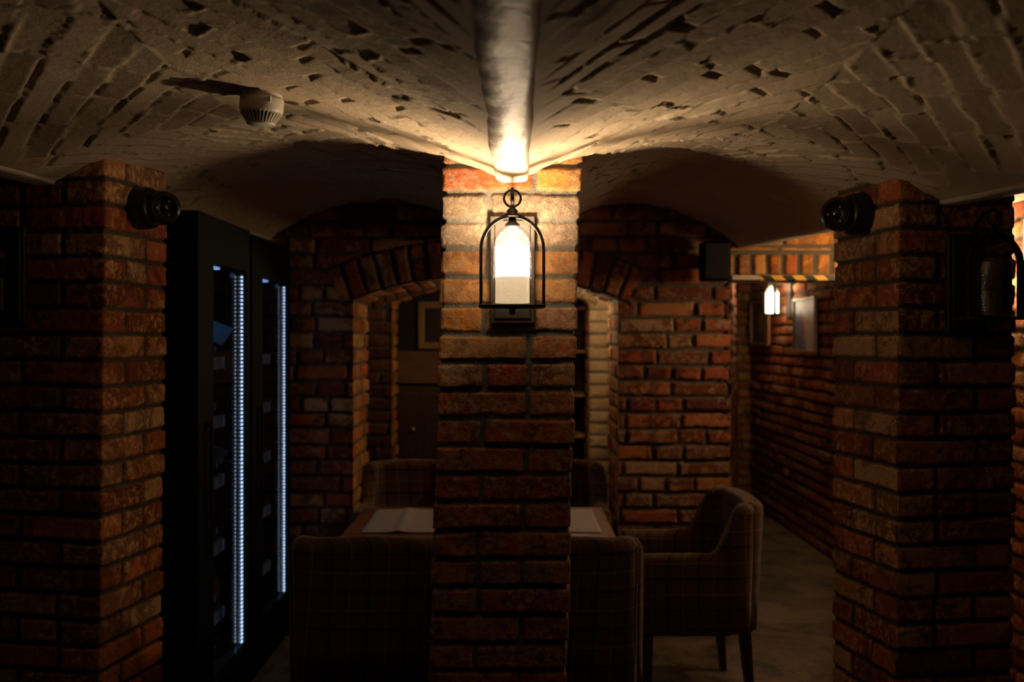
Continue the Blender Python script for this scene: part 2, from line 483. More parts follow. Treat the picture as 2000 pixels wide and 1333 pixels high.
# vaults of painted brick laid in dovetail pattern
def vault(name, xa, xb, za, zb, seed, d0=0.7, d1=5.3, dm=3.02, fine=0.006):
    ds = list(np.arange(d0, 3.4, fine)) + list(np.arange(3.4, d1, fine * 1.7)) + [d1]
    ds = np.array(ds)
    nu = int(1.4 / fine)
    U, Dm = np.meshgrid(np.linspace(0, 1, nu), ds)
    x = xa(Dm) * (1 - U) + xb(Dm) * U
    xc = (xa(Dm) + xb(Dm)) / 2
    rise = 0.15 + 0.075 * sstep((Dm - 2.6) / 2.4) + 0.10 * sstep((2.5 - Dm) / 1.3)
    z = za(Dm) * (1 - U) + zb(Dm) * U + rise * (1 - (2 * U - 1) ** 2)
    sgn = np.where(x > xc, 1.0, -1.0) * np.where(Dm < dm, 1.0, -1.0)
    ang = math.radians(52)
    along = (x - xc) * math.cos(ang) + sgn * (Dm - dm) * math.sin(ang)
    perp = -(x - xc) * math.sin(ang) * sgn + (Dm - dm) * math.cos(ang)
    quad = (x > xc) * 1 + (Dm < dm) * 2
    h = np.zeros_like(x); r = np.zeros_like(x); mo = np.zeros_like(x)
    for q in range(4):
        m = quad == q
        if not m.any(): continue
        a, b, c = brick_field(along[m], perp[m] + 0.01, bond(seed + q, (0.26, 0.27, 0.25), -8, 8), seed=seed + q * 7, rowh=0.082, jw=0.009,
                              depth=0.006, bevel=0.004, off=0.0025, rough=0.0012, warp=0.005, proud=0.006, sink=-0.010, tilt=0.007, holes=0.10)
        if (q & 1) == (1 if xb(3.0) < 0.5 else 0): a = a * 1.25      # beds facing the middle beam are rougher
        h[m], r[m], mo[m] = a, b, c
    # calmer near the beams, where plaster fills the joints
    e = sstep(np.minimum(U, 1 - U) * 1.35 / 0.10)
    z = z - h * e
    P = np.stack([x, Dm, z], -1)
    o = grid_mesh(name, P, M['paint'], r, mo, flip=True)
    return struct(o)
vault('ceiling', lambda D: 0 * D + 0.03, XR, lambda D: 0 * D + ZC, ZR, 3)
vault('ceiling', XL, lambda D: 0 * D - 0.06, ZL, lambda D: 0 * D + ZC, 57)

def side_vault(xa, xb, za, zb, d0, d1):
    ds = np.arange(d0, d1 + 0.01, 0.05)
    U, Dm = np.meshgrid(np.linspace(0, 1, 40), ds)
    x = xa(Dm) * (1 - U) + xb(Dm) * U
    z = za(Dm) * (1 - U) + zb(Dm) * U + 0.18 * (1 - (2 * U - 1) ** 2)
    z0 = np.zeros_like(z)
    return struct(grid_mesh('ceiling', np.stack([x, Dm, z], -1), M['paint'], z0 + 0.5, z0, flip=True))
side_vault(XR, lambda D: 0 * D + 2.6, ZR, lambda D: 0 * D + 2.02, 0.7, 5.3)
side_vault(lambda D: 0 * D - 2.9, XL, lambda D: 0 * D + 2.05, ZL, 0.7, 5.3)
bm = bmesh.new(); box(bm, -3.2, 3.2, 5.3, 11, 2.12, 2.2); struct(obj('ceiling', bm, M['plaster']))

# plastered beams
def beam(label, xf, zf, w, d0, d1, side=0.1, drop=0.0, soft=0.0):
    n = 240
    ds = np.linspace(d0, d1, n)
    prof = [(-w / 2 - 0.008, side), (-w / 2 - 0.002, 0.008), (-w / 2 + 0.004, 0.0), (-w / 4, -0.001), (0, -0.002), (w / 4, -0.001), (w / 2 - 0.004, 0.0), (w / 2 + 0.002, 0.008), (w / 2 + 0.008, side)]
    P = np.zeros((n, len(prof), 3))
    for i, D in enumerate(ds):
        for k, (a, b) in enumerate(prof):
            if a < -w / 6 and b < 0.05: b = b + soft * ((-w / 6 - a) / (w / 3)) ** 1.5 * (0.8 + 0.35 * math.sin(D * 31) * math.sin(D * 17))
            wv = 0.0025 * math.sin(D * 9 + k) + 0.0015 * math.sin(D * 23 + 2 * k)
            P[i, k] = (xf(D) + a + wv, D, zf(D) + b - drop + wv * 0.6)
    o = grid_mesh('ceiling_beam', P, M['plaster'])
    s = o.modifiers.new('sub', 'SUBSURF'); s.levels = 1; s.render_levels = 1
    return tag(o, label, 'beam')
beam('cream plastered ceiling beam running from above the lit lantern towards the viewer', lambda D: -0.016, lambda D: 2.018, 0.1, 0.7, 2.97, soft=0.014)
beam('cream plastered ceiling beam resting on the right brick pillar', lambda D: XR(D) + 0.045, lambda D: ZR(D) - 0.012, 0.09, 0.7, 5.25)
beam('cream plastered ceiling beam resting on the left brick pillar', lambda D: XL(D) - 0.045, lambda D: ZL(D) - 0.012, 0.09, 0.7, 5.25)

# brick pillars: a closed strip of real relief around four corners
def pillar(label, corners, z1, mat, seed, lean=(0, 0), res=0.005, zres=0.005):
    """corners counter-clockwise seen from above, starting at the front left"""
    P0 = [Vector((x, y)) for x, y in corners]
    Ls = [(P0[(k + 1) % 4] - P0[k]).length for k in range(4)]
    us = []; face = []
    for k in range(4):
        n = max(4, int(Ls[k] / res))
        for i in range(n): us.append(i * Ls[k] / n); face.append(k)
    us = np.array(us); face = np.array(face)
    base = np.cumsum([0] + Ls)
    zz = np.arange(0, z1, zres)
    tot = base[-1]
    per = base[face] + us
    cache = {}
    def joints(r):
        if r not in cache:
            rg = random.Random(seed * 77 + r)
            js = []
            for k in range(4):
                fr = 0.66 if r % 2 == 0 else 0.335
                js.append(base[k] + Ls[k] * (fr + 0.02 * (rg.random() - 0.5)))
                if rg.random() < 0.12: js.append(base[k] + Ls[k] * (fr - 0.33 if fr > 0.5 else fr + 0.33))
            js = sorted(js)
            cache[r] = np.array([js[-1] - tot] + js + [js[0] + tot])
        return cache[r]
    U, Z = np.meshgrid(per, zz)
    h, rnd, mort = brick_field(U, Z + 0.018, joints, seed=seed, off=0.0035, rough=0.003, warp=0.006, depth=0.0085)
    # wrap the noise seam
    Pt = np.zeros((len(zz), len(per), 3))
    tangs = [(P0[(k + 1) % 4] - P0[k]).normalized() for k in range(4)]
    R = 0.024
    for c in range(len(per)):
        k = face[c]; t = tangs[k]; n = Vector((t.y, -t.x))
        p = P0[k] + t * us[c]
        d0 = us[c]; d1 = Ls[k] - us[c]
        hh = h[:, c] - 0.003 * math.exp(-min(d0, d1) / 0.006)
        sh = 0.0
        if d0 < R: sh = -(1 - d0 / R)
        elif d1 < R: sh = (1 - d1 / R)
        Pt[:, c, 0] = p.x + n.x * hh + t.x * hh * sh + lean[0] * (zz - 2.0)
        Pt[:, c, 1] = p.y + n.y * hh + t.y * hh * sh + lean[1] * (zz - 2.0)
        Pt[:, c, 2] = zz
    Pt[0, :, 2] = -0.01
    # seam bricks: same random number on both sides
    return tag(grid_mesh('brick_pillar', Pt, mat, rnd, mort, wrap=True), label, 'pillar')

# centre pillar has orange courses near the top, and tan ones darkened against the lamp's glare
def pillar_mat():
    t = NT('pillar_brick'); o = t.obj(); r = t.attr('rnd'); mo = t.attr('mort')
    sp = t.n('ShaderNodeSeparateXYZ'); t.L.new(o, sp.inputs[0])
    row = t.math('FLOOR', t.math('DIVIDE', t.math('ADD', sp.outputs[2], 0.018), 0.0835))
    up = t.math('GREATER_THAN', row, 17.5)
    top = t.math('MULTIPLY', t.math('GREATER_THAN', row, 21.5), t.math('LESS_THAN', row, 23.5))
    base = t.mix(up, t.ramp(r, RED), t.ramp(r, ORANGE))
    n1 = t.noise(7.5, 8, 0.68, o, 1.4); n2 = t.noise(42, 8, 0.75, o, 0.5); n3 = t.noise(11, 8, 0.68, o, 1.6)
    rb = t.math('MULTIPLY', t.math('SUBTRACT', t.math('FRACT', t.math('MULTIPLY', r, 7.3)), 0.5), 0.28)
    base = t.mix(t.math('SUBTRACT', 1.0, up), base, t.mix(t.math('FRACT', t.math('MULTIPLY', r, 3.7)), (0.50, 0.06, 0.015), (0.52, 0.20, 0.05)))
    och = t.ramp(t.math('ADD', n3, rb), [(0.50, (0, 0, 0)), (0.56, (1, 1, 1))])
    base = t.mix(t.math('MULTIPLY', och, 0.7), base, t.mix(r, (0.50, 0.27, 0.08), (0.42, 0.27, 0.14)))
    streak = t.ramp(n1, [(0.48, (0, 0, 0)), (0.55, (1, 1, 1))])
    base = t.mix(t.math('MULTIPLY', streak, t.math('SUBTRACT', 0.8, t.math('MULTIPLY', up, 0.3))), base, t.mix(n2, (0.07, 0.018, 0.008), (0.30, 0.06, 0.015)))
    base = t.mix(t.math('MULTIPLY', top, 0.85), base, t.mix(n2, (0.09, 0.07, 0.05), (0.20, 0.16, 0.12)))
    w = t.ramp(t.math('ADD', n2, t.math('MULTIPLY', n1, 0.3)), [(0.64, (0, 0, 0)), (0.74, (1, 1, 1))])
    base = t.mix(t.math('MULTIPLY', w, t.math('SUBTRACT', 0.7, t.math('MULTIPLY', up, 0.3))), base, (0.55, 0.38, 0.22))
    mc = t.mix(n2, (0.10, 0.085, 0.06), (0.22, 0.19, 0.14))
    base = t.mix(mo, base, mc)
    t.set(t.b, **{'Base Color': base, 'Roughness': 0.6, 'Specular IOR Level': 0.45})
    t.bump(t.math('ADD', t.math('MULTIPLY', n2, 1.0), t.math('ADD', n3, t.math('MULTIPLY', t.noise(150, 5, 0.7, o), 0.6))), 1.0, 0.007)
    return t.m
M['pillar'] = pillar_mat()
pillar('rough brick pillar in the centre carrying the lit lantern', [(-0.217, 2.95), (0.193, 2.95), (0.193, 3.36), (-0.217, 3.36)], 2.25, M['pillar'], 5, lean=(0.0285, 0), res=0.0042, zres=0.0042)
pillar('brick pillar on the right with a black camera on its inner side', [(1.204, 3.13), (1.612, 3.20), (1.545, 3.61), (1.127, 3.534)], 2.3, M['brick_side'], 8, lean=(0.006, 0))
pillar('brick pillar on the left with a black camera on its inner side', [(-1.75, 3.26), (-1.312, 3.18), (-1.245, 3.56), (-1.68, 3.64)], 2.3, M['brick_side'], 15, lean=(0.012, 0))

# flat brick wall with optional arched opening; front faces -y
def front_wall(name, D, x0, x1, z0, z1, mat, seed, arch=None, res=0.007, ring=0.2, skew=0.0, joints=None):
    nx = int((x1 - x0) / res); nz = int((z1 - z0) / res)
    X, Z = np.meshgrid(np.linspace(x0, x1, nx), np.linspace(z0, z1, nz))
    keep = None
    kw = dict(off=0.007, rough=0.003, warp=0.009, depth=0.014, jw=0.015)
    if arch:
        a0, a1, zs, zc, sill = arch
        xm = (a0 + a1) / 2; hw = (a1 - a0) / 2; ris = zc - zs
        R = (hw * hw + ris * ris) / (2 * ris); cz = zc - R
        rad = np.sqrt((X - xm) ** 2 + (Z - cz) ** 2)
        # signed distance: negative inside the opening
        dside = np.abs(X - xm) - hw; dtop = rad - R
        sd = np.maximum(np.maximum(dside, dtop), sill - Z)
        m = (sd < 0) & (sd > -res * 1.6)
        useside = m & (dside >= dtop)
        X = np.where(useside, xm + np.sign(X - xm) * hw, X)
        ut = m & (dtop > dside)
        sc = np.where(ut, R / np.maximum(rad, 1e-3), 1.0)
        X = np.where(ut, xm + (X - xm) * sc, X); Z = np.where(ut, cz + (Z - cz) * sc, Z)
        keep = sd > -res * 1.6
    h, r, mo = brick_field(X, Z, joints or bond(seed), seed=seed, **kw)
    if arch:
        rad = np.sqrt((X - xm) ** 2 + (Z - cz) ** 2)
        th = np.arctan2(X - xm, Z - cz) * R
        inr = (rad >= R - 0.01) & (rad < R + ring) & (np.abs(th) < hw * 1.12) & (Z > zs - 0.15)
        if inr.any():
            a, b, c = brick_field(rad[inr] - R, th[inr] + 20, lambda k: np.array([-0.3, 0.0 + 0.0, ring, ring + 0.4]), seed=seed + 2, **kw)
            h[inr], r[inr], mo[inr] = a, b, c
    P = np.stack([X, D - h + skew * (X - x0), Z], -1)
    return struct(grid_mesh(name, P, mat, r, mo, keep=keep))

def side_wall(name, xw, d0, d1, z0, z1, mat, seed, facing=1, res=0.01, dx=0.0):
    """plane x = xw between depths d0 and d1; facing +1 looks towards +x"""
    nd = int((d1 - d0) / res); nz = int((z1 - z0) / res)
    Y, Z = np.meshgrid(np.linspace(d0, d1, nd), np.linspace(z0, z1, nz))
    h, r, mo = brick_field(Y, Z, bond(seed), seed=seed, off=0.009, rough=0.004, warp=0.01, depth=0.016, jw=0.016)
    P = np.stack([xw + facing * h + dx * (Y - d0), Y, Z], -1)
    return struct(grid_mesh(name, P, mat, r, mo, flip=(facing < 0)))

def reveal(name, arch, D0, D1, mat, seed, res=0.008):
    """jambs and soffit of an arched opening"""
    a0, a1, zs, zc, sill = arch
    xm = (a0 + a1) / 2; hw = (a1 - a0) / 2; ris = zc - zs
    R = (hw * hw + ris * ris) / (2 * ris); cz = zc - R
    A = math.asin(hw / R)
    pts = []; nor = []
    for z in np.arange(sill, zs, res): pts.append((a0, z)); nor.append((1, 0))
    n = int(2 * A * R / res)
    for i in range(n + 1):
        t = -A + 2 * A * i / n
        pts.append((xm + R * math.sin(t), cz + R * math.cos(t))); nor.append((-math.sin(t), -math.cos(t)))
    for z in np.arange(zs, sill, -res): pts.append((a1, z)); nor.append((-1, 0))
    pts = np.array(pts); nor = np.array(nor)
    s = np.concatenate([[0], np.cumsum(np.hypot(*np.diff(pts, axis=0).T))])
    ys = np.arange(D0, D1, res)
    Y, S = np.meshgrid(ys, s)
    h, r, mo = brick_field(Y, S, bond(seed), seed=seed, off=0.007, rough=0.003, warp=0.008, depth=0.014)
    e = sstep((Y - D0) / 0.02)
    h = h * e
    P = np.stack([pts[:, 0][:, None] + nor[:, 0][:, None] * h, Y, pts[:, 1][:, None] + nor[:, 1][:, None] * h], -1)
    return struct(grid_mesh(name, P, mat, r, mo))

ARCH = (-0.852, 0.533, 1.764, 1.885, 0.0)
front_wall('wall_back', 5.2, -1.9, 1.12, 0, 2.35, M['brick'], 21, arch=ARCH)
reveal('wall_back', ARCH, 5.2, 5.75, M['brick_orange'], 22)
# end of the back wall, beside the corridor mouth
side_wall('wall_back', 1.12, 5.2, 5.75, 0, 2.35, M['brick'], 23, 1)
# back of the back wall, seen only by the room behind
bm = bmesh.new(); box(bm, -2.4, -0.88, 5.72, 5.76, 0, 2.2); box(bm, 0.56, 1.10, 5.72, 5.76, 0, 2.2); box(bm, -0.9, 0.6, 5.72, 5.76, 1.9, 2.2)
struct(obj('wall_back', bm, M['brick_dark'] if False else M['plaster']))

# brickwork over the corridor mouth: a soldier course on a steel angle
def lintel_wall():
    res = 0.006
    x0, x1, z0, z1 = 1.12, 2.25, 1.885, 2.35
    X, Z = np.meshgrid(np.arange(x0, x1, res), np.arange(z0, z1, res))
    sold = Z < z0 + 0.135
    kw = dict(off=0.006, rough=0.003, warp=0.006, depth=0.014, jw=0.016)
    h, r, mo = brick_field(X, Z - (z0 + 0.135) - 0.02 + 0.835, bond(31), seed=31, **kw)
    a, b, c = brick_field(Z[sold] - z0 + 0.004, X[sold] + 0.02, lambda k: np.array([-0.3, 0.0, 0.128, 0.5]), rowh=0.0835, seed=33, **{**kw, 'jw': 0.024})
    h[sold], r[sold], mo[sold] = a, b, c
    return struct(grid_mesh('wall_back', np.stack([X, 5.2 - h, Z], -1), M['brick_orange'], r, mo))
lintel_wall()
beam_o = thing('steel_lintel', 'cream steel lintel with black and yellow warning tape over the corridor mouth', 'lintel', (1.12, 5.16, 1.862))
bm = bmesh.new(); box(bm, 0.0, 1.13, 0, 0.3, 0.0, 0.024); obj('angle_bar', bm, M['cream_paint'], beam_o, bevel=0.002)
bm = bmesh.new(); box(bm, 0.145, 1.12, -0.004, -0.0005, -0.006, 0.022); box(bm, 0.145, 1.12, -0.004, 0.10, -0.0065, -0.001)
o = obj('warning_tape', bm, M['tape'], beam_o); o['label'] = 'black and yellow striped tape'

# corridor on the right
side_wall('wall_right', 2.22, 3.4, 9.5, 0, 2.3, M['brick_pale'], 41, -1)
front_wall('wall_far', 9.45, 1.2, 2.3, 0, 2.3, M['brick_orange'], 43, res=0.012)
side_wall('wall_corridor', 1.2, 5.75, 9.5, 0, 2.3, M['brick'], 44, 1, res=0.02, dx=0.245)
# left side behind the wine cabinets
bm = bmesh.new(); box(bm, -2.05, -2.0, 3.2, 5.3, 0, 2.35); struct(obj('wall_left', bm, M['plaster']))
bm = bmesh.new(); box(bm, -3.0, -1.7, 3.3, 3.36, 0, 2.35); struct(obj('wall_left', bm, M['plaster']))

# room behind the arch
ARCH2 = (-0.82, 0.478, 1.80, 1.93, 0.0)
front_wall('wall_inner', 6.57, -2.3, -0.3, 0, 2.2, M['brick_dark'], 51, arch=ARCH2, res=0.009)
front_wall('wall_inner', 6.57, -0.3, 1.15, 0, 2.2, M['brick_tan'], 52, arch=ARCH2, res=0.009, joints=lambda k: np.array([-9, 0.2, 0.478, 0.62, 0.9, 9.0]))
reveal('wall_inner', ARCH2, 6.57, 6.9, M['brick_orange'], 53, res=0.012)
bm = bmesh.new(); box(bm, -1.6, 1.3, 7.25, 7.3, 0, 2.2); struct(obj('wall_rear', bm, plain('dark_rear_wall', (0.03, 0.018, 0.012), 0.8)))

# ================================================================== LANTERNS
def lantern(label, loc, rotz, mats, group=None, bulb=None, arm=0.145, light_r=0.022):
    """origin: on the wall at the lantern's base height; the lantern hangs at local y = -arm"""
    t = thing('wall_lantern', label, 'lantern', loc, rotz, group)
    side, low = mats
    zb = 0.0
    # back plate with a raised inner field
    bm = bmesh.new(); box(bm, -0.066, 0.066, -0.014, 0.012, -0.045, 0.272); box(bm, -0.053, 0.053, -0.019, -0.013, -0.032, 0.259)
    obj('back_plate', bm, M['plate_metal'], t, bevel=0.003)
    # arched frame made of flat bar
    def band(x_of, y0, y1, w=0.0085):
        bm = bmesh.new()
        pts = [(-0.088, 0.0), (-0.088, 0.05), (-0.088, 0.10), (-0.088, 0.155)]
        for k in range(1, 24):
            a = math.pi - math.pi * k / 24
            pts.append((0.088 * math.cos(a), 0.160 + 0.095 * math.sin(a)))
        pts += [(0.088, 0.155), (0.088, 0.10), (0.088, 0.05), (0.088, 0.0)]
        rings = []
        for i, (x, z) in enumerate(pts):
            p = Vector((x, z)); a = Vector(pts[max(i - 1, 0)]); b = Vector(pts[min(i + 1, len(pts) - 1)])
            tt = (b - a).normalized(); nn = Vector((-tt.y, tt.x)) * w / 2
            rings.append([bm.verts.new((p.x + nn.x, y0, p.y + nn.y)), bm.verts.new((p.x - nn.x, y0, p.y - nn.y)),
                          bm.verts.new((p.x - nn.x, y1, p.y - nn.y)), bm.verts.new((p.x + nn.x, y1, p.y + nn.y))])
        for a, b in zip(rings, rings[1:]):
            for k in range(4): bm.faces.new((a[k], a[(k + 1) % 4], b[(k + 1) % 4], b[k]))
        bm.faces.new(rings[0]); bm.faces.new(rings[-1][::-1])
        return bm
    obj('frame', band(None, -arm - 0.012, -arm + 0.012), M['black_metal'], t)
    bm = bmesh.new(); box(bm, -0.0925, 0.0925, -arm - 0.07, -arm + 0.07, -0.004, 0.005)
    obj('base', bm, M['black_metal'], t, bevel=0.002)
    bm = bmesh.new(); lathe(bm, [(0, -0.024), (0.006, -0.022), (0.010, -0.015), (0.006, -0.009), (0.016, -0.004), (0, -0.004)], 16, Matrix.Translation((0, -arm, 0)))
    obj('finial', bm, M['black_metal'], t, smooth=True)
    # collar, ring and hook arm
    bm = bmesh.new(); lathe(bm, [(0, 0.250), (0.020, 0.252), (0.024, 0.258), (0.014, 0.264), (0.017, 0.270), (0.009, 0.277), (0.005, 0.288), (0, 0.289)], 20, Matrix.Translation((0, -arm, 0)))
    obj('collar', bm, M['black_metal'], t, smooth=True)
    bm = bmesh.new(); tube(bm, [(0.0235 * math.cos(2 * math.pi * k / 32), -arm, 0.305 + 0.0235 * math.sin(2 * math.pi * k / 32)) for k in range(32)], 0.0034, 8, True)
    obj('ring', bm, M['black_metal'], t, smooth=True)
    bm = bmesh.new(); tube(bm, [(0, -0.012, 0.235), (0, -0.03, 0.255), (0, -0.055, 0.29), (0, -0.085, 0.322), (0, -arm + 0.006, 0.334), (0, -arm - 0.008, 0.330), (0, -arm - 0.014, 0.318), (0, -arm - 0.013, 0.295)], 0.0052, 8)
    obj('arm', bm, M['black_metal'], t, smooth=True)
    # glass bell
    bm = bmesh.new()
    prof = [(0.066, 0.006), (0.0665, 0.06), (0.067, 0.12), (0.0665, 0.15), (0.062, 0.180), (0.052, 0.203), (0.038, 0.219), (0.022, 0.228)]
    lathe(bm, prof, 40, Matrix.Translation((0, -arm, 0)))
    obj('glass_bell', bm, M['seeded_glass'], t, smooth=True)
    bm = bmesh.new(); lathe(bm, [(0, 0.25), (0.010, 0.25), (0.011, 0.240), (0.021, 0.232), (0.021, 0.224), (0.0, 0.223)], 20, Matrix.Translation((0, -arm, 0)))
    obj('lamp_cap', bm, M['black_metal'], t, smooth=True)
    # candle of opal glass: bright where the bulb sits, dimmer foot
    bm = bmesh.new(); lathe(bm, [(0, 0.0835), (0.0465, 0.0835), (0.048, 0.086), (0.048, 0.168), (0.0468, 0.173), (0.0455, 0.172), (0.045, 0.165), (0.045, 0.12), (0.0, 0.12)], 40, Matrix.Translation((0, -arm, 0)))
    tb = obj('candle_glass', bm, side, t, smooth=True)
    bm = bmesh.new(); lathe(bm, [(0, 0.010), (0.048, 0.010), (0.048, 0.083), (0.0, 0.083)], 40, Matrix.Translation((0, -arm, 0)))
    fo = obj('candle_foot', bm, low, t, smooth=False)
    if bulb:
        ld = bpy.data.lights.new('bulb_light', 'POINT'); ld.energy = bulb; ld.color = WARM; ld.shadow_soft_size = light_r
        lo = bpy.data.objects.new('bulb', ld); C.objects.link(lo); lo.parent = t; lo.location = (0, -arm, 0.158)
    return t

lantern('lit black wall lantern with glass bell on the centre pillar', (-0.0105, 2.945, 1.6435), 0, (M['opal_main'], M['opal_low']), 'wall lanterns', MAIN_BULB, light_r=0.02)
lantern('unlit black wall lantern on the front of the right pillar', (1.427, 3.165, 1.615), 0.178, (M['opal_off'], M['opal_off']), 'wall lanterns')
lantern('unlit black wall lantern on the front of the left pillar at the photo edge', (-1.65, 3.237, 1.645), -0.18, (M['opal_off'], M['opal_off']), 'wall lanterns')
lantern('lit wall lantern far down the corridor between two framed pictures', (2.215, 8.05, 1.76), -math.pi / 2, (M['opal_far'], M['opal_far']), 'wall lanterns', HALL_BULB)
lantern('lit wall lantern showing as a bright sliver at the right photo edge', (2.215, 3.95, 1.86), -math.pi / 2, (M['opal_edge'], M['opal_edge']), 'wall lanterns', 2.0)
lantern('added lit lantern on the right wall, unseen behind the right pillar', (2.215, 4.62, 1.765), -math.pi / 2, (M['opal_added'], M['opal_added']), 'wall lanterns', ADDED_BULB)  # added out of view to brighten the back wall and lintel
lantern('lit wall lantern in the room behind the arch, hidden by the centre pillar', (0.25, 6.12, 1.62), 0, (M['opal_back'], M['opal_back']), 'wall lanterns', BACK_BULB)

# ================================================================== CCTV, DETECTOR, SPEAKER
def cctv(label, base, nrm, look):
    """turret camera: base centre on the wall, wall normal, viewing direction"""
    t = thing('security_camera', label, 'security camera', base, 0, 'turret cameras on the side pillars')
    n = Vector(nrm).normalized(); lk = Vector(look).normalized()
    Q = n.to_track_quat('Z', 'X').to_matrix().to_4x4()
    bm = bmesh.new(); lathe(bm, [(0, -0.01), (0.070, -0.01), (0.072, 0.01), (0.071, 0.04), (0.066, 0.056), (0.056, 0.066), (0, 0.068)], 40, Q)
    obj('mount', bm, M['black_plastic'], t, smooth=True)
    bc = n * 0.092
    B = Matrix.Translation(bc) @ lk.to_track_quat('Z', 'X').to_matrix().to_4x4()
    prof = [(0, -0.056)] + [(0.058 * math.cos(math.radians(a)), 0.058 * math.sin(math.radians(a))) for a in range(-75, 46, 10)]
    prof += [(0.043, 0.047), (0.040, 0.047), (0.039, 0.040), (0, 0.040)]
    bm = bmesh.new(); lathe(bm, prof, 40, B); ball = obj('ball', bm, M['black_plastic'], t, smooth=True)
    bm = bmesh.new(); lathe(bm, [(0.0, 0.046), (0.012, 0.045), (0.016, 0.041), (0.017, 0.039), (0, 0.039)], 24, B); obj('lens', bm, M['lens'], ball, smooth=True)
    for a in (90, 210, 330):
        c = Vector((0.026 * math.cos(math.radians(a)), 0.026 * math.sin(math.radians(a)), 0.041))
        bm = bmesh.new(); bmesh.ops.create_uvsphere(bm, u_segments=10, v_segments=6, radius=0.0036, matrix=B @ Matrix.Translation(c))
        obj('infrared_diode', bm, M['ir'], ball, smooth=True)
    return t
pl = px(283, 408, 3.40); nl = Vector((1, -0.17, 0)).normalized()
cctv('black turret camera on the inner side of the left pillar', (-1.281, 3.37, px(283, 408, 3.37).z), nl, (0.45, -0.85, -0.12))
cctv('black turret camera on the inner side of the right pillar', (1.166, 3.34, px(1680, 420, 3.34).z), (-1, -0.19, 0), (-0.45, -0.85, -0.12))

def smoke_detector():
    t = thing('smoke_detector', 'round ivory smoke detector on the left vault', 'smoke detector', (-0.655, 2.57, 2.196))
    t.rotation_euler = (0.05, 0.06, 0)
    bm = bmesh.new(); lathe(bm, [(0, 0.005), (0.050, 0.005), (0.052, -0.004), (0.052, -0.020), (0.0, -0.020)], 40); obj('base_ring', bm, M['white_plastic'], t, smooth=False, bevel=0.002)
    bm = bmesh.new(); lathe(bm, [(0, -0.021), (0.055, -0.021), (0.056, -0.028), (0.0555, -0.052), (0.053, -0.060), (0.045, -0.062), (0.0, -0.063)], 48); obj('cover', bm, M['white_plastic'], t, smooth=True)
    bm = bmesh.new(); lathe(bm, [(0, -0.060), (0.047, -0.060), (0.033, -0.082), (0, -0.083)], 40); obj('sensor_chamber', bm, M['slot_dark'], t, smooth=True)
    for k in range(32):
        a = 2 * math.pi * k / 32
        bm = bmesh.new()
        Q = Matrix.Rotation(a, 4, 'Z')
        v = [bm.verts.new(Q @ Vector(p)) for p in [(0.046, -0.0014, -0.060), (0.054, -0.0014, -0.060), (0.036, -0.0014, -0.086), (0.030, -0.0014, -0.084),
                                                   (0.046, 0.0014, -0.060), (0.054, 0.0014, -0.060), (0.036, 0.0014, -0.086), (0.030, 0.0014, -0.084)]]
        for f in ((0, 1, 2, 3), (7, 6, 5, 4), (0, 4, 5, 1), (1, 5, 6, 2), (2, 6, 7, 3), (3, 7, 4, 0)): bm.faces.new([v[i] for i in f])
        obj('grille_fin', bm, M['white_plastic'], t)
    bm = bmesh.new(); lathe(bm, [(0, -0.082), (0.035, -0.083), (0.037, -0.087), (0.034, -0.090), (0, -0.091)], 36); obj('end_cap', bm, M['white_plastic'], t, smooth=True)
    bm = bmesh.new(); box(bm, 0.030, 0.036, -0.0545, -0.045, -0.038, -0.022); obj('latch', bm, M['white_plastic'], t)
smoke_detector()

t = thing('loudspeaker', 'black loudspeaker hanging high on the back wall beside the corridor mouth', 'loudspeaker', (1.01, 5.0, 1.85))
bm = bmesh.new(); box(bm, -0.072, 0.072, 0, 0.13, 0, 0.20); obj('housing', bm, M['matt_black'], t, bevel=0.015, seg=3)
bm = bmesh.new(); box(bm, -0.062, 0.062, -0.008, 0.004, 0.012, 0.188); obj('grille', bm, M['cloth_black'], t, bevel=0.004)
bm = bmesh.new(); box(bm, -0.02, 0.02, 0.12, 0.21, 0.07, 0.13); obj('bracket', bm, M['black_metal'], t)

# ================================================================== FURNITURE
def table():
    t = thing('dining_table', 'red-brown wooden dining table set between the checked chairs', 'table', (-0.155, 4.36, 0))
    w, d = 0.563, 0.405
    bm = bmesh.new(); box(bm, -w, w, -d, d, 0.715, 0.75); obj('tabletop', bm, M['table_wood'], t, bevel=0.004)
    bm = bmesh.new()
    box(bm, -w + 0.06, w - 0.06, -d + 0.06, -d + 0.08, 0.64, 0.715); box(bm, -w + 0.06, w - 0.06, d - 0.08, d - 0.06, 0.64, 0.715)
    box(bm, -w + 0.06, -w + 0.08, -d + 0.08, d - 0.08, 0.64, 0.715); box(bm, w - 0.08, w - 0.06, -d + 0.08, d - 0.08, 0.64, 0.715)
    obj('apron', bm, M['leg_wood'], t)
    for sx in (-1, 1):
        for sy in (-1, 1):
            bm = bmesh.new(); x = sx * (w - 0.055); y = sy * (d - 0.055)
            vs_ = box(bm, x - 0.03, x + 0.03, y - 0.03, y + 0.03, 0, 0.714)
            for v in vs_:
                if v.co.z < 0.1: v.co.x = x + (v.co.x - x) * 0.7; v.co.y = y + (v.co.y - y) * 0.7
            obj('leg', bm, M['leg_wood'], t, bevel=0.003)
table()

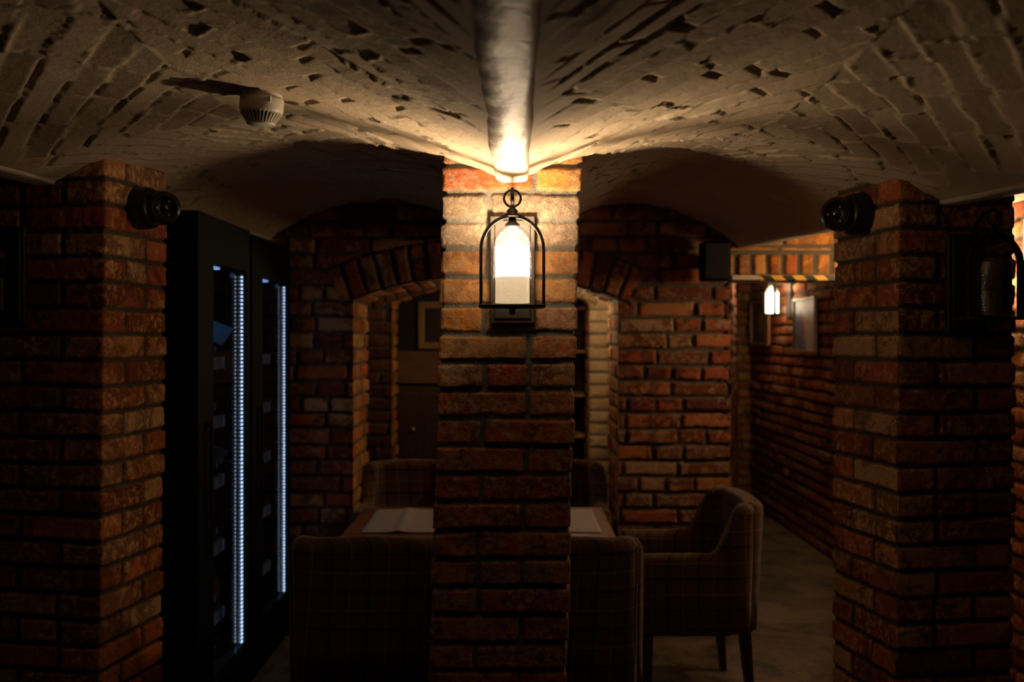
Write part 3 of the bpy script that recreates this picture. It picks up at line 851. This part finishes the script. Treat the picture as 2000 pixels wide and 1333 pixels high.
def placemat(label, x0, x1, y0, y1, fold, skew=0.0):
    nx, ny = 30, 24
    U, V = np.meshgrid(np.linspace(0, 1, nx), np.linspace(0, 1, ny))
    X = x0 + (x1 - x0) * U; Y = y0 + (y1 - y0) * V
    f = x0 + (x1 - x0) * fold
    z = 0.7535 + 0.010 * np.exp(-np.abs(X - f) / 0.02) + 0.0015 * fbm(X * 14, Y * 14, 5)
    X = X + skew * V
    P = np.stack([X, Y, z], -1)
    o = grid_mesh('paper_placemat', P, M['paper'])
    s = o.modifiers.new('solid', 'SOLIDIFY'); s.thickness = 0.0012
    return tag(o, label, 'placemat', 'paper placemats on the dining table')
placemat('white folded paper placemat on the left half of the table', -0.645, -0.27, 4.115, 4.68, 0.42, -0.012)
placemat('white folded paper placemat on the right half of the table', -0.02, 0.355, 4.115, 4.68, 0.5, 0.0)

def make_chair(label):
    """tub chair facing +y, origin on the floor under the seat"""
    t = thing('tub_chair', label, 'chair', (0, 0, 0), 0, 'checked tub chairs around the table')
    hw, yb, yf, r = 0.262, -0.255, 0.215, 0.10
    path = []      # (x, y, nx, ny, h, thick)
    def hgt(a):    # a: 0 on arm .. 1 on back
        return 0.66 + 0.205 * (a * a * (3 - 2 * a))
    segs = []
    ys = np.linspace(yf, yb + r, 26)
    left = [(-hw, y, -1, 0) for y in ys]
    for k in range(1, 9):
        a = math.pi + (math.pi / 2) * k / 9
        left.append((-hw + r + r * math.cos(a), yb + r + r * math.sin(a), math.cos(a), math.sin(a)))
    back = [(x, yb, 0, -1) for x in np.linspace(-hw + r, hw - r, 14)]
    right = [(-x, y, -nx, ny) for x, y, nx, ny in left][::-1]
    allp = left + back + right
    def height(p):
        y = p[1]
        return hgt(min(max((-0.085 - y) / 0.13, 0), 1)) + 0.012 * (0.27 - abs(p[0])) / 0.27
    def shell(pts, name):
        bm = bmesh.new(); rings = []
        for p in pts:
            x, y, nx, ny = p; h = height(p); k = min(max((-0.04 - y) / 0.19, 0), 1)
            th = 0.036 + 0.010 * k
            lean = 0.03 * k
            # profile around: outer bottom -> outer top -> round -> inner top -> inner bottom
            prof = [(th, 0.33), (th, 0.5), (th, h - 0.05), (th * 0.95, h - 0.025), (th * 0.6, h - 0.006), (0, h), (-th * 0.6, h - 0.005), (-th * 0.98, h - 0.022), (-th, h - 0.05), (-th * 0.95, 0.5), (-th * 0.95, 0.34)]
            rg = []
            for o_, z in prof:
                ln = lean * (z - 0.33) / 0.5
                rg.append(bm.verts.new((x + nx * (o_ + ln * abs(nx) * 0.3), y + ny * (o_ + ln), z)))
            rings.append(rg)
        for a, b in zip(rings, rings[1:]):
            m = len(a)
            for k in range(m): bm.faces.new((a[k], a[(k + 1) % m], b[(k + 1) % m], b[k]))
        bm.faces.new(rings[0]); bm.faces.new(rings[-1][::-1])
        return obj(name, bm, M['plaid'], t, smooth=True)
    nb0, nb1 = len(left) - 5, len(left) + len(back) + 4
    shell(allp[:nb0 + 1], 'armrest'); bk = shell(allp[nb0:nb1 + 1], 'backrest'); shell(allp[nb1:], 'armrest')
    # piping down the outer back edges
    for s in (-1, 1):
        bm = bmesh.new()
        cx = -hw + r; cy = yb + r; a = math.radians(225)
        rr = r + 0.043
        pts = []
        for z in np.linspace(0.34, 0.835, 14):
            ln = 0.03 * (z - 0.33) / 0.5
            pts.append((s * -(cx + (rr + ln * 0.6) * math.cos(a)), cy + (rr + ln * 0.7) * math.sin(a), z))
        tube(bm, pts, 0.0035, 6)
        o = obj('piping', bm, M['piping'], bk, smooth=True)
    # seat
    bm = bmesh.new(); box(bm, -0.222, 0.222, -0.205, 0.222, 0.40, 0.49); obj('seat_cushion', bm, M['plaid'], t, smooth=True, bevel=0.035, seg=4)
    bm = bmesh.new(); box(bm, -0.225, 0.225, -0.205, 0.217, 0.33, 0.40); obj('seat_frame', bm, M['plaid'], t, bevel=0.01)
    for sx in (-1, 1):
        for y, sy in ((-0.23, -1), (0.18, 1)):
            bm = bmesh.new(); x = sx * 0.24
            vs_ = box(bm, x - 0.024, x + 0.024, y - 0.024, y + 0.024, 0, 0.34)
            for v in vs_:
                if v.co.z < 0.1:
                    v.co.x = x + (v.co.x - x) * 0.62 + 0.004 * sx; v.co.y = y + (v.co.y - y) * 0.62 + (0.03 * sy if sy < 0 else 0.0)
            obj('leg', bm, M['leg_wood'], t, bevel=0.003)
    return t

def dup(root, loc, rotz, label):
    r = root.copy(); C.objects.link(r); r.location = loc; r.rotation_euler = (0, 0, rotz); r['label'] = label
    for ch in list(root.children):
        c = ch.copy(); C.objects.link(c); c.parent = r
        for g in ch.children:
            d = g.copy(); C.objects.link(d); d.parent = c
    return r
ch0 = make_chair('checked tub chair seen from behind, left of the centre pillar')
ch0.location = (-0.50, 3.72, 0)
dup(ch0, (0.146, 3.72, 0), 0, 'checked tub chair seen from behind, right of the centre pillar')
dup(ch0, (0.72, 4.42, 0), math.radians(92), 'checked tub chair at the right end of the table, its back to the corridor')
dup(ch0, (-0.56, 5.36, 0), math.pi, 'checked tub chair facing the viewer in the archway, above the left placemat')
dup(ch0, (0.20, 5.40, 0), math.pi, 'checked tub chair facing the viewer in the archway, above the right placemat')

# ================================================================== WINE CABINETS
SHELF_Z = [1.475, 1.235, 0.99, 0.72, 0.44, 0.225]
BOTTLE_SETS = []
def wine_cabinet(label, d0, d1, xf):
    t = thing('wine_cabinet', label, 'wine cabinet', (xf, (d0 + d1) / 2, 0), 0, 'glass-door wine cabinets on the left')
    hd = (d1 - d0) / 2; dep = 0.62; top = 2.02
    bm = bmesh.new()
    box(bm, -dep, -0.03, -hd, -hd + 0.03, 0, top)
    box(bm, -dep, -dep + 0.02, -hd + 0.03, hd - 0.03, 0, top)
    box(bm, -dep + 0.02, -0.03, -hd + 0.03, hd - 0.03, 0, 0.18)
    box(bm, -dep + 0.02, -0.03, -hd + 0.03, hd - 0.03, 1.86, top)
    obj('body', bm, M['matt_black'], t)
    bm = bmesh.new(); box(bm, -dep, -0.03, hd - 0.03, hd, 0, top); obj('side_panel', bm, M['matt_black'], t)
    # door frame and pane
    bm = bmesh.new(); s0, s1 = 0.185, 0.055
    box(bm, -0.03, 0.0, -hd, -hd + s0, 0.05, top); box(bm, -0.03, 0.0, hd - s1, hd, 0.05, top)
    box(bm, -0.03, 0.0, -hd + s0, hd - s1, 0.05, 0.2); box(bm, -0.03, 0.0, -hd + s0, hd - s1, 1.845, top)
    dr = obj('door', bm, M['matt_black'], t)
    bm = bmesh.new(); box(bm, -0.012, -0.008, -hd + s0, hd - s1, 0.2, 1.845); obj('pane', bm, M['door_glass'], dr)
    bm = bmesh.new(); box(bm, 0.012, 0.022, -hd + 0.1, -hd + 0.115, 0.75, 1.25); box(bm, 0.0, 0.013, -hd + 0.1, -hd + 0.115, 0.76, 0.775); box(bm, 0.0, 0.013, -hd + 0.1, -hd + 0.115, 1.225, 1.24)
    obj('handle', bm, M['black_metal'], dr, bevel=0.002)
    # polished post behind the diodes, added to mirror them as a second row
    bm = bmesh.new(); box(bm, -0.05, -0.031, hd - 0.12, hd - 0.032, 0.2, 1.845); obj('mirror_post', bm, M['gloss_black'], t)
    bm = bmesh.new()
    z = 0.262
    while z < 1.815:
        box(bm, -0.0185, -0.0135, hd - 0.075, hd - 0.058, z, z + 0.009); z += 0.0165
    o = obj('led_strip', bm, M['led'], t)
    ld = bpy.data.lights.new('led_spill', 'AREA'); ld.shape = 'RECTANGLE'; ld.size = 1.5; ld.size_y = 0.02; ld.energy = 0.14; ld.color = (0.32, 0.55, 1.0)
    lo = bpy.data.objects.new('led_spill', ld); C.objects.link(lo); lo.parent = t; lo.location = (-0.055, hd - 0.135, 1.03); lo.rotation_euler = (0, math.pi / 2, 0)
    bm = bmesh.new(); box(bm, -0.16, -0.04, hd - 0.42, hd - 0.30, 1.832, 1.842); obj('top_light', bm, M['led_top'], t)
    bm = bmesh.new(); box(bm, -0.060, -0.0135, -hd + s0, hd - 0.05, 0.236, 0.25); obj('sill', bm, M['steel_blue'], t)
    for k, z in enumerate(SHELF_Z):
        bm = bmesh.new(); box(bm, -dep + 0.03, -0.085, -hd + 0.035, hd - 0.16, z - 0.012, z)
        sh = obj('shelf', bm, M['matt_black'], t)
        bm = bmesh.new(); box(bm, -0.085, -0.065, -hd + 0.035, hd - 0.15, z - 0.045, z + 0.004); obj('shelf_front', bm, M['shelf_wood'], sh, bevel=0.002)
    return t
CABS = [('nearer', 3.60, 4.30, -1.150), ('farther', 4.42, 5.165, -1.172)]
for nm, a, b, xf in CABS:
    wine_cabinet('black wine cabinet with glass door and cool LED strip, the %s of the two' % nm, a, b, xf)

bt = thing('wine_bottle', 'x', 'bottle', (0, 0, 0), 0, 'wine bottles')
RX = Matrix.Rotation(math.pi / 2, 4, 'Y')      # neck points to +x
bm = bmesh.new(); lathe(bm, [(0, -0.15), (0.030, -0.15), (0.036, -0.14), (0.037, -0.02), (0.034, 0.02), (0.018, 0.055), (0.0145, 0.075), (0.014, 0.095), (0, 0.096)], 20, RX)
obj('glass_body', bm, M['bottle'], bt, smooth=True)
bm = bmesh.new(); lathe(bm, [(0.0150, 0.085), (0.0152, 0.125), (0.0168, 0.127), (0.0168, 0.140), (0.010, 0.143), (0, 0.143)], 16, RX)
obj('foil_cap', bm, M['foil'], bt, smooth=True)
bm = bmesh.new(); lathe(bm, [(0.0374, -0.12), (0.0377, -0.119), (0.0377, -0.04), (0.0374, -0.039)], 20, RX)
obj('label_band', bm, M['paper'], bt, smooth=True)
ORD = ['top', 'second', 'third', 'fourth', 'fifth', 'lowest']
rg = random.Random(4)
first = True
for nm, a, b, xf in CABS:
    for k, z in enumerate(SHELF_Z):
        n = 6
        for i in range(n):
            y = a + 0.11 + i * 0.083
            loc = (xf - 0.235 + rg.uniform(-0.008, 0.008), y, z + 0.0385)
            lab = 'dark wine bottle lying on the %s shelf of the %s cabinet' % (ORD[k], nm)
            grp = 'bottles on the %s shelf of the %s wine cabinet' % (ORD[k], nm)
            if first:
                o = bt; o.location = loc; o['label'] = lab; first = False
            else:
                o = dup(bt, loc, 0, lab)
            o['group'] = grp
def card(label, c, w, h, tilt):
    bm = bmesh.new(); box(bm, -w / 2, w / 2, -0.001, 0.001, 0, h)
    o = obj('display_card', bm, M['card'], None)
    o.location = c; o.rotation_euler = (math.radians(-42), math.radians(tilt), 0)
    tag(o, label, 'card', 'cards in the wine cabinets')
card('display card with LED blue in its colour, lying on bottles of the top shelf, nearer cabinet', (-1.275, 4.05, SHELF_Z[0] + 0.085), 0.17, 0.10, 22)
card('small display card with LED blue in its colour, lying on bottles of the third shelf, nearer cabinet', (-1.275, 4.05, SHELF_Z[2] + 0.085), 0.16, 0.07, 22)

# ================================================================== BEHIND THE ARCH
t = thing('cupboard', 'dark wooden cupboard with a small round knob behind the arch', 'cupboard', (-0.56, 7.1, 0))
bm = bmesh.new(); box(bm, -0.30, 0.42, -0.15, 0.14, 0, 1.215); obj('body', bm, M['cabinet_wood'], t, bevel=0.005)
bm = bmesh.new(); box(bm, -0.285, 0.05, -0.168, -0.151, 0.06, 1.18); d = obj('door', bm, M['cabinet_wood'], t, bevel=0.004)
bm = bmesh.new(); bmesh.ops.create_uvsphere(bm, u_segments=16, v_segments=10, radius=0.014, matrix=Matrix.Translation((-0.155, -0.186, 0.93))); obj('knob', bm, M['steel'], d, smooth=True)
bm = bmesh.new(); box(bm, 0.065, 0.40, -0.168, -0.151, 0.06, 1.18); obj('door', bm, M['cabinet_wood'], t, bevel=0.004)
bm = bmesh.new(); box(bm, -0.86, -0.12, 7.21, 7.245, 1.235, 1.47); tag(obj('wooden_panel', bm, M['panel_wood'], bevel=0.004), 'reddish brown wooden panel on the wall above the dark cupboard', 'panel')

def art_mat(name, kind):
    t = NT(name); o = t.obj()
    sp = t.n('ShaderNodeSeparateXYZ'); t.L.new(o, sp.inputs[0])
    n = t.noise(9, 3, 0.5, o, 0.8)
    if kind == 0:     # blue ground, pale sheet, red slash
        c = t.mix(t.ramp(n, [(0.4, (0, 0, 0)), (0.6, (1, 1, 1))]), (0.10, 0.14, 0.26), (0.17, 0.2, 0.32))
        d = t.math('ADD', t.math('MULTIPLY', sp.outputs[0], 0.9), t.math('MULTIPLY', sp.outputs[2], 0.35))
        c = t.mix(t.math('GREATER_THAN', t.math('ADD', d, t.math('MULTIPLY', n, 0.12)), 0.03), c, (0.55, 0.55, 0.52))
        rd = t.math('LESS_THAN', t.math('ABSOLUTE', t.math('ADD', d, 0.02)), 0.022)
        rd = t.math('MULTIPLY', rd, t.math('LESS_THAN', t.math('ABSOLUTE', sp.outputs[2]), 0.09))
        c = t.mix(rd, c, (0.6, 0.09, 0.04))
    elif kind == 1:
        c = t.mix(t.ramp(n, [(0.45, (0, 0, 0)), (0.6, (1, 1, 1))]), (0.05, 0.06, 0.08), (0.2, 0.12, 0.08))
        r2 = t.math('LESS_THAN', t.math('ADD', t.math('POWER', t.math('ABSOLUTE', sp.outputs[0]), 2.0), t.math('POWER', t.math('ABSOLUTE', t.math('SUBTRACT', sp.outputs[2], 0.03)), 2.0)), 0.006)
        c = t.mix(r2, c, (0.35, 0.2, 0.12))
    else:
        c = t.mix(n, (0.02, 0.012, 0.01), (0.06, 0.03, 0.02))
    t.set(t.b, **{'Base Color': c, 'Roughness': 0.45})
    return t.m

def picture(label, loc, rotz, w, h, kind, fr=0.02):
    t = thing('framed_picture', label, 'picture', loc, rotz)
    bm = bmesh.new()
    box(bm, -w / 2, w / 2, -0.022, 0.0, h / 2 - fr, h / 2); box(bm, -w / 2, w / 2, -0.022, 0.0, -h / 2, -h / 2 + fr)
    box(bm, -w / 2, -w / 2 + fr, -0.022, 0.0, -h / 2 + fr, h / 2 - fr); box(bm, w / 2 - fr, w / 2, -0.022, 0.0, -h / 2 + fr, h / 2 - fr)
    obj('frame', bm, M['frame_wood'], t, bevel=0.003)
    bm = bmesh.new(); box(bm, -w / 2 + fr, w / 2 - fr, -0.008, -0.002, -h / 2 + fr, h / 2 - fr); obj('print', bm, art_mat('art_%d' % kind, kind), t)
picture('framed blue and white picture with a red slash, right of the corridor lantern', (2.195, 7.55, px(1572, 636, 7.55).z), -math.pi / 2, 0.58, 0.42, 0)
picture('framed dark picture left of the corridor lantern', (2.195, 8.92, px(1490, 632, 8.92).z), -math.pi / 2, 0.66, 0.40, 1)
picture('dark framed picture on the rear wall behind the arch', (-0.50, 7.235, px(860, 636, 7.2).z), 0, 0.42, 0.34, 2, 0.045)

t = thing('bookcase', 'dark open shelf unit with pale shelf edges beside the lime-washed column', 'shelf unit', (0.30, 7.08, 0))
bm = bmesh.new(); box(bm, -0.2, -0.18, -0.15, 0.15, 0, 1.9); box(bm, 0.18, 0.2, -0.15, 0.15, 0, 1.9); box(bm, -0.18, 0.18, 0.13, 0.15, 0, 1.9); obj('carcass', bm, M['cabinet_wood'], t)
for yy in (600, 685, 770, 850):
    z = px(1135, yy, 6.95).z
    bm = bmesh.new(); box(bm, -0.178, 0.178, -0.15, 0.128, z - 0.02, z); obj('shelf', bm, M['shelf_wood'], t)
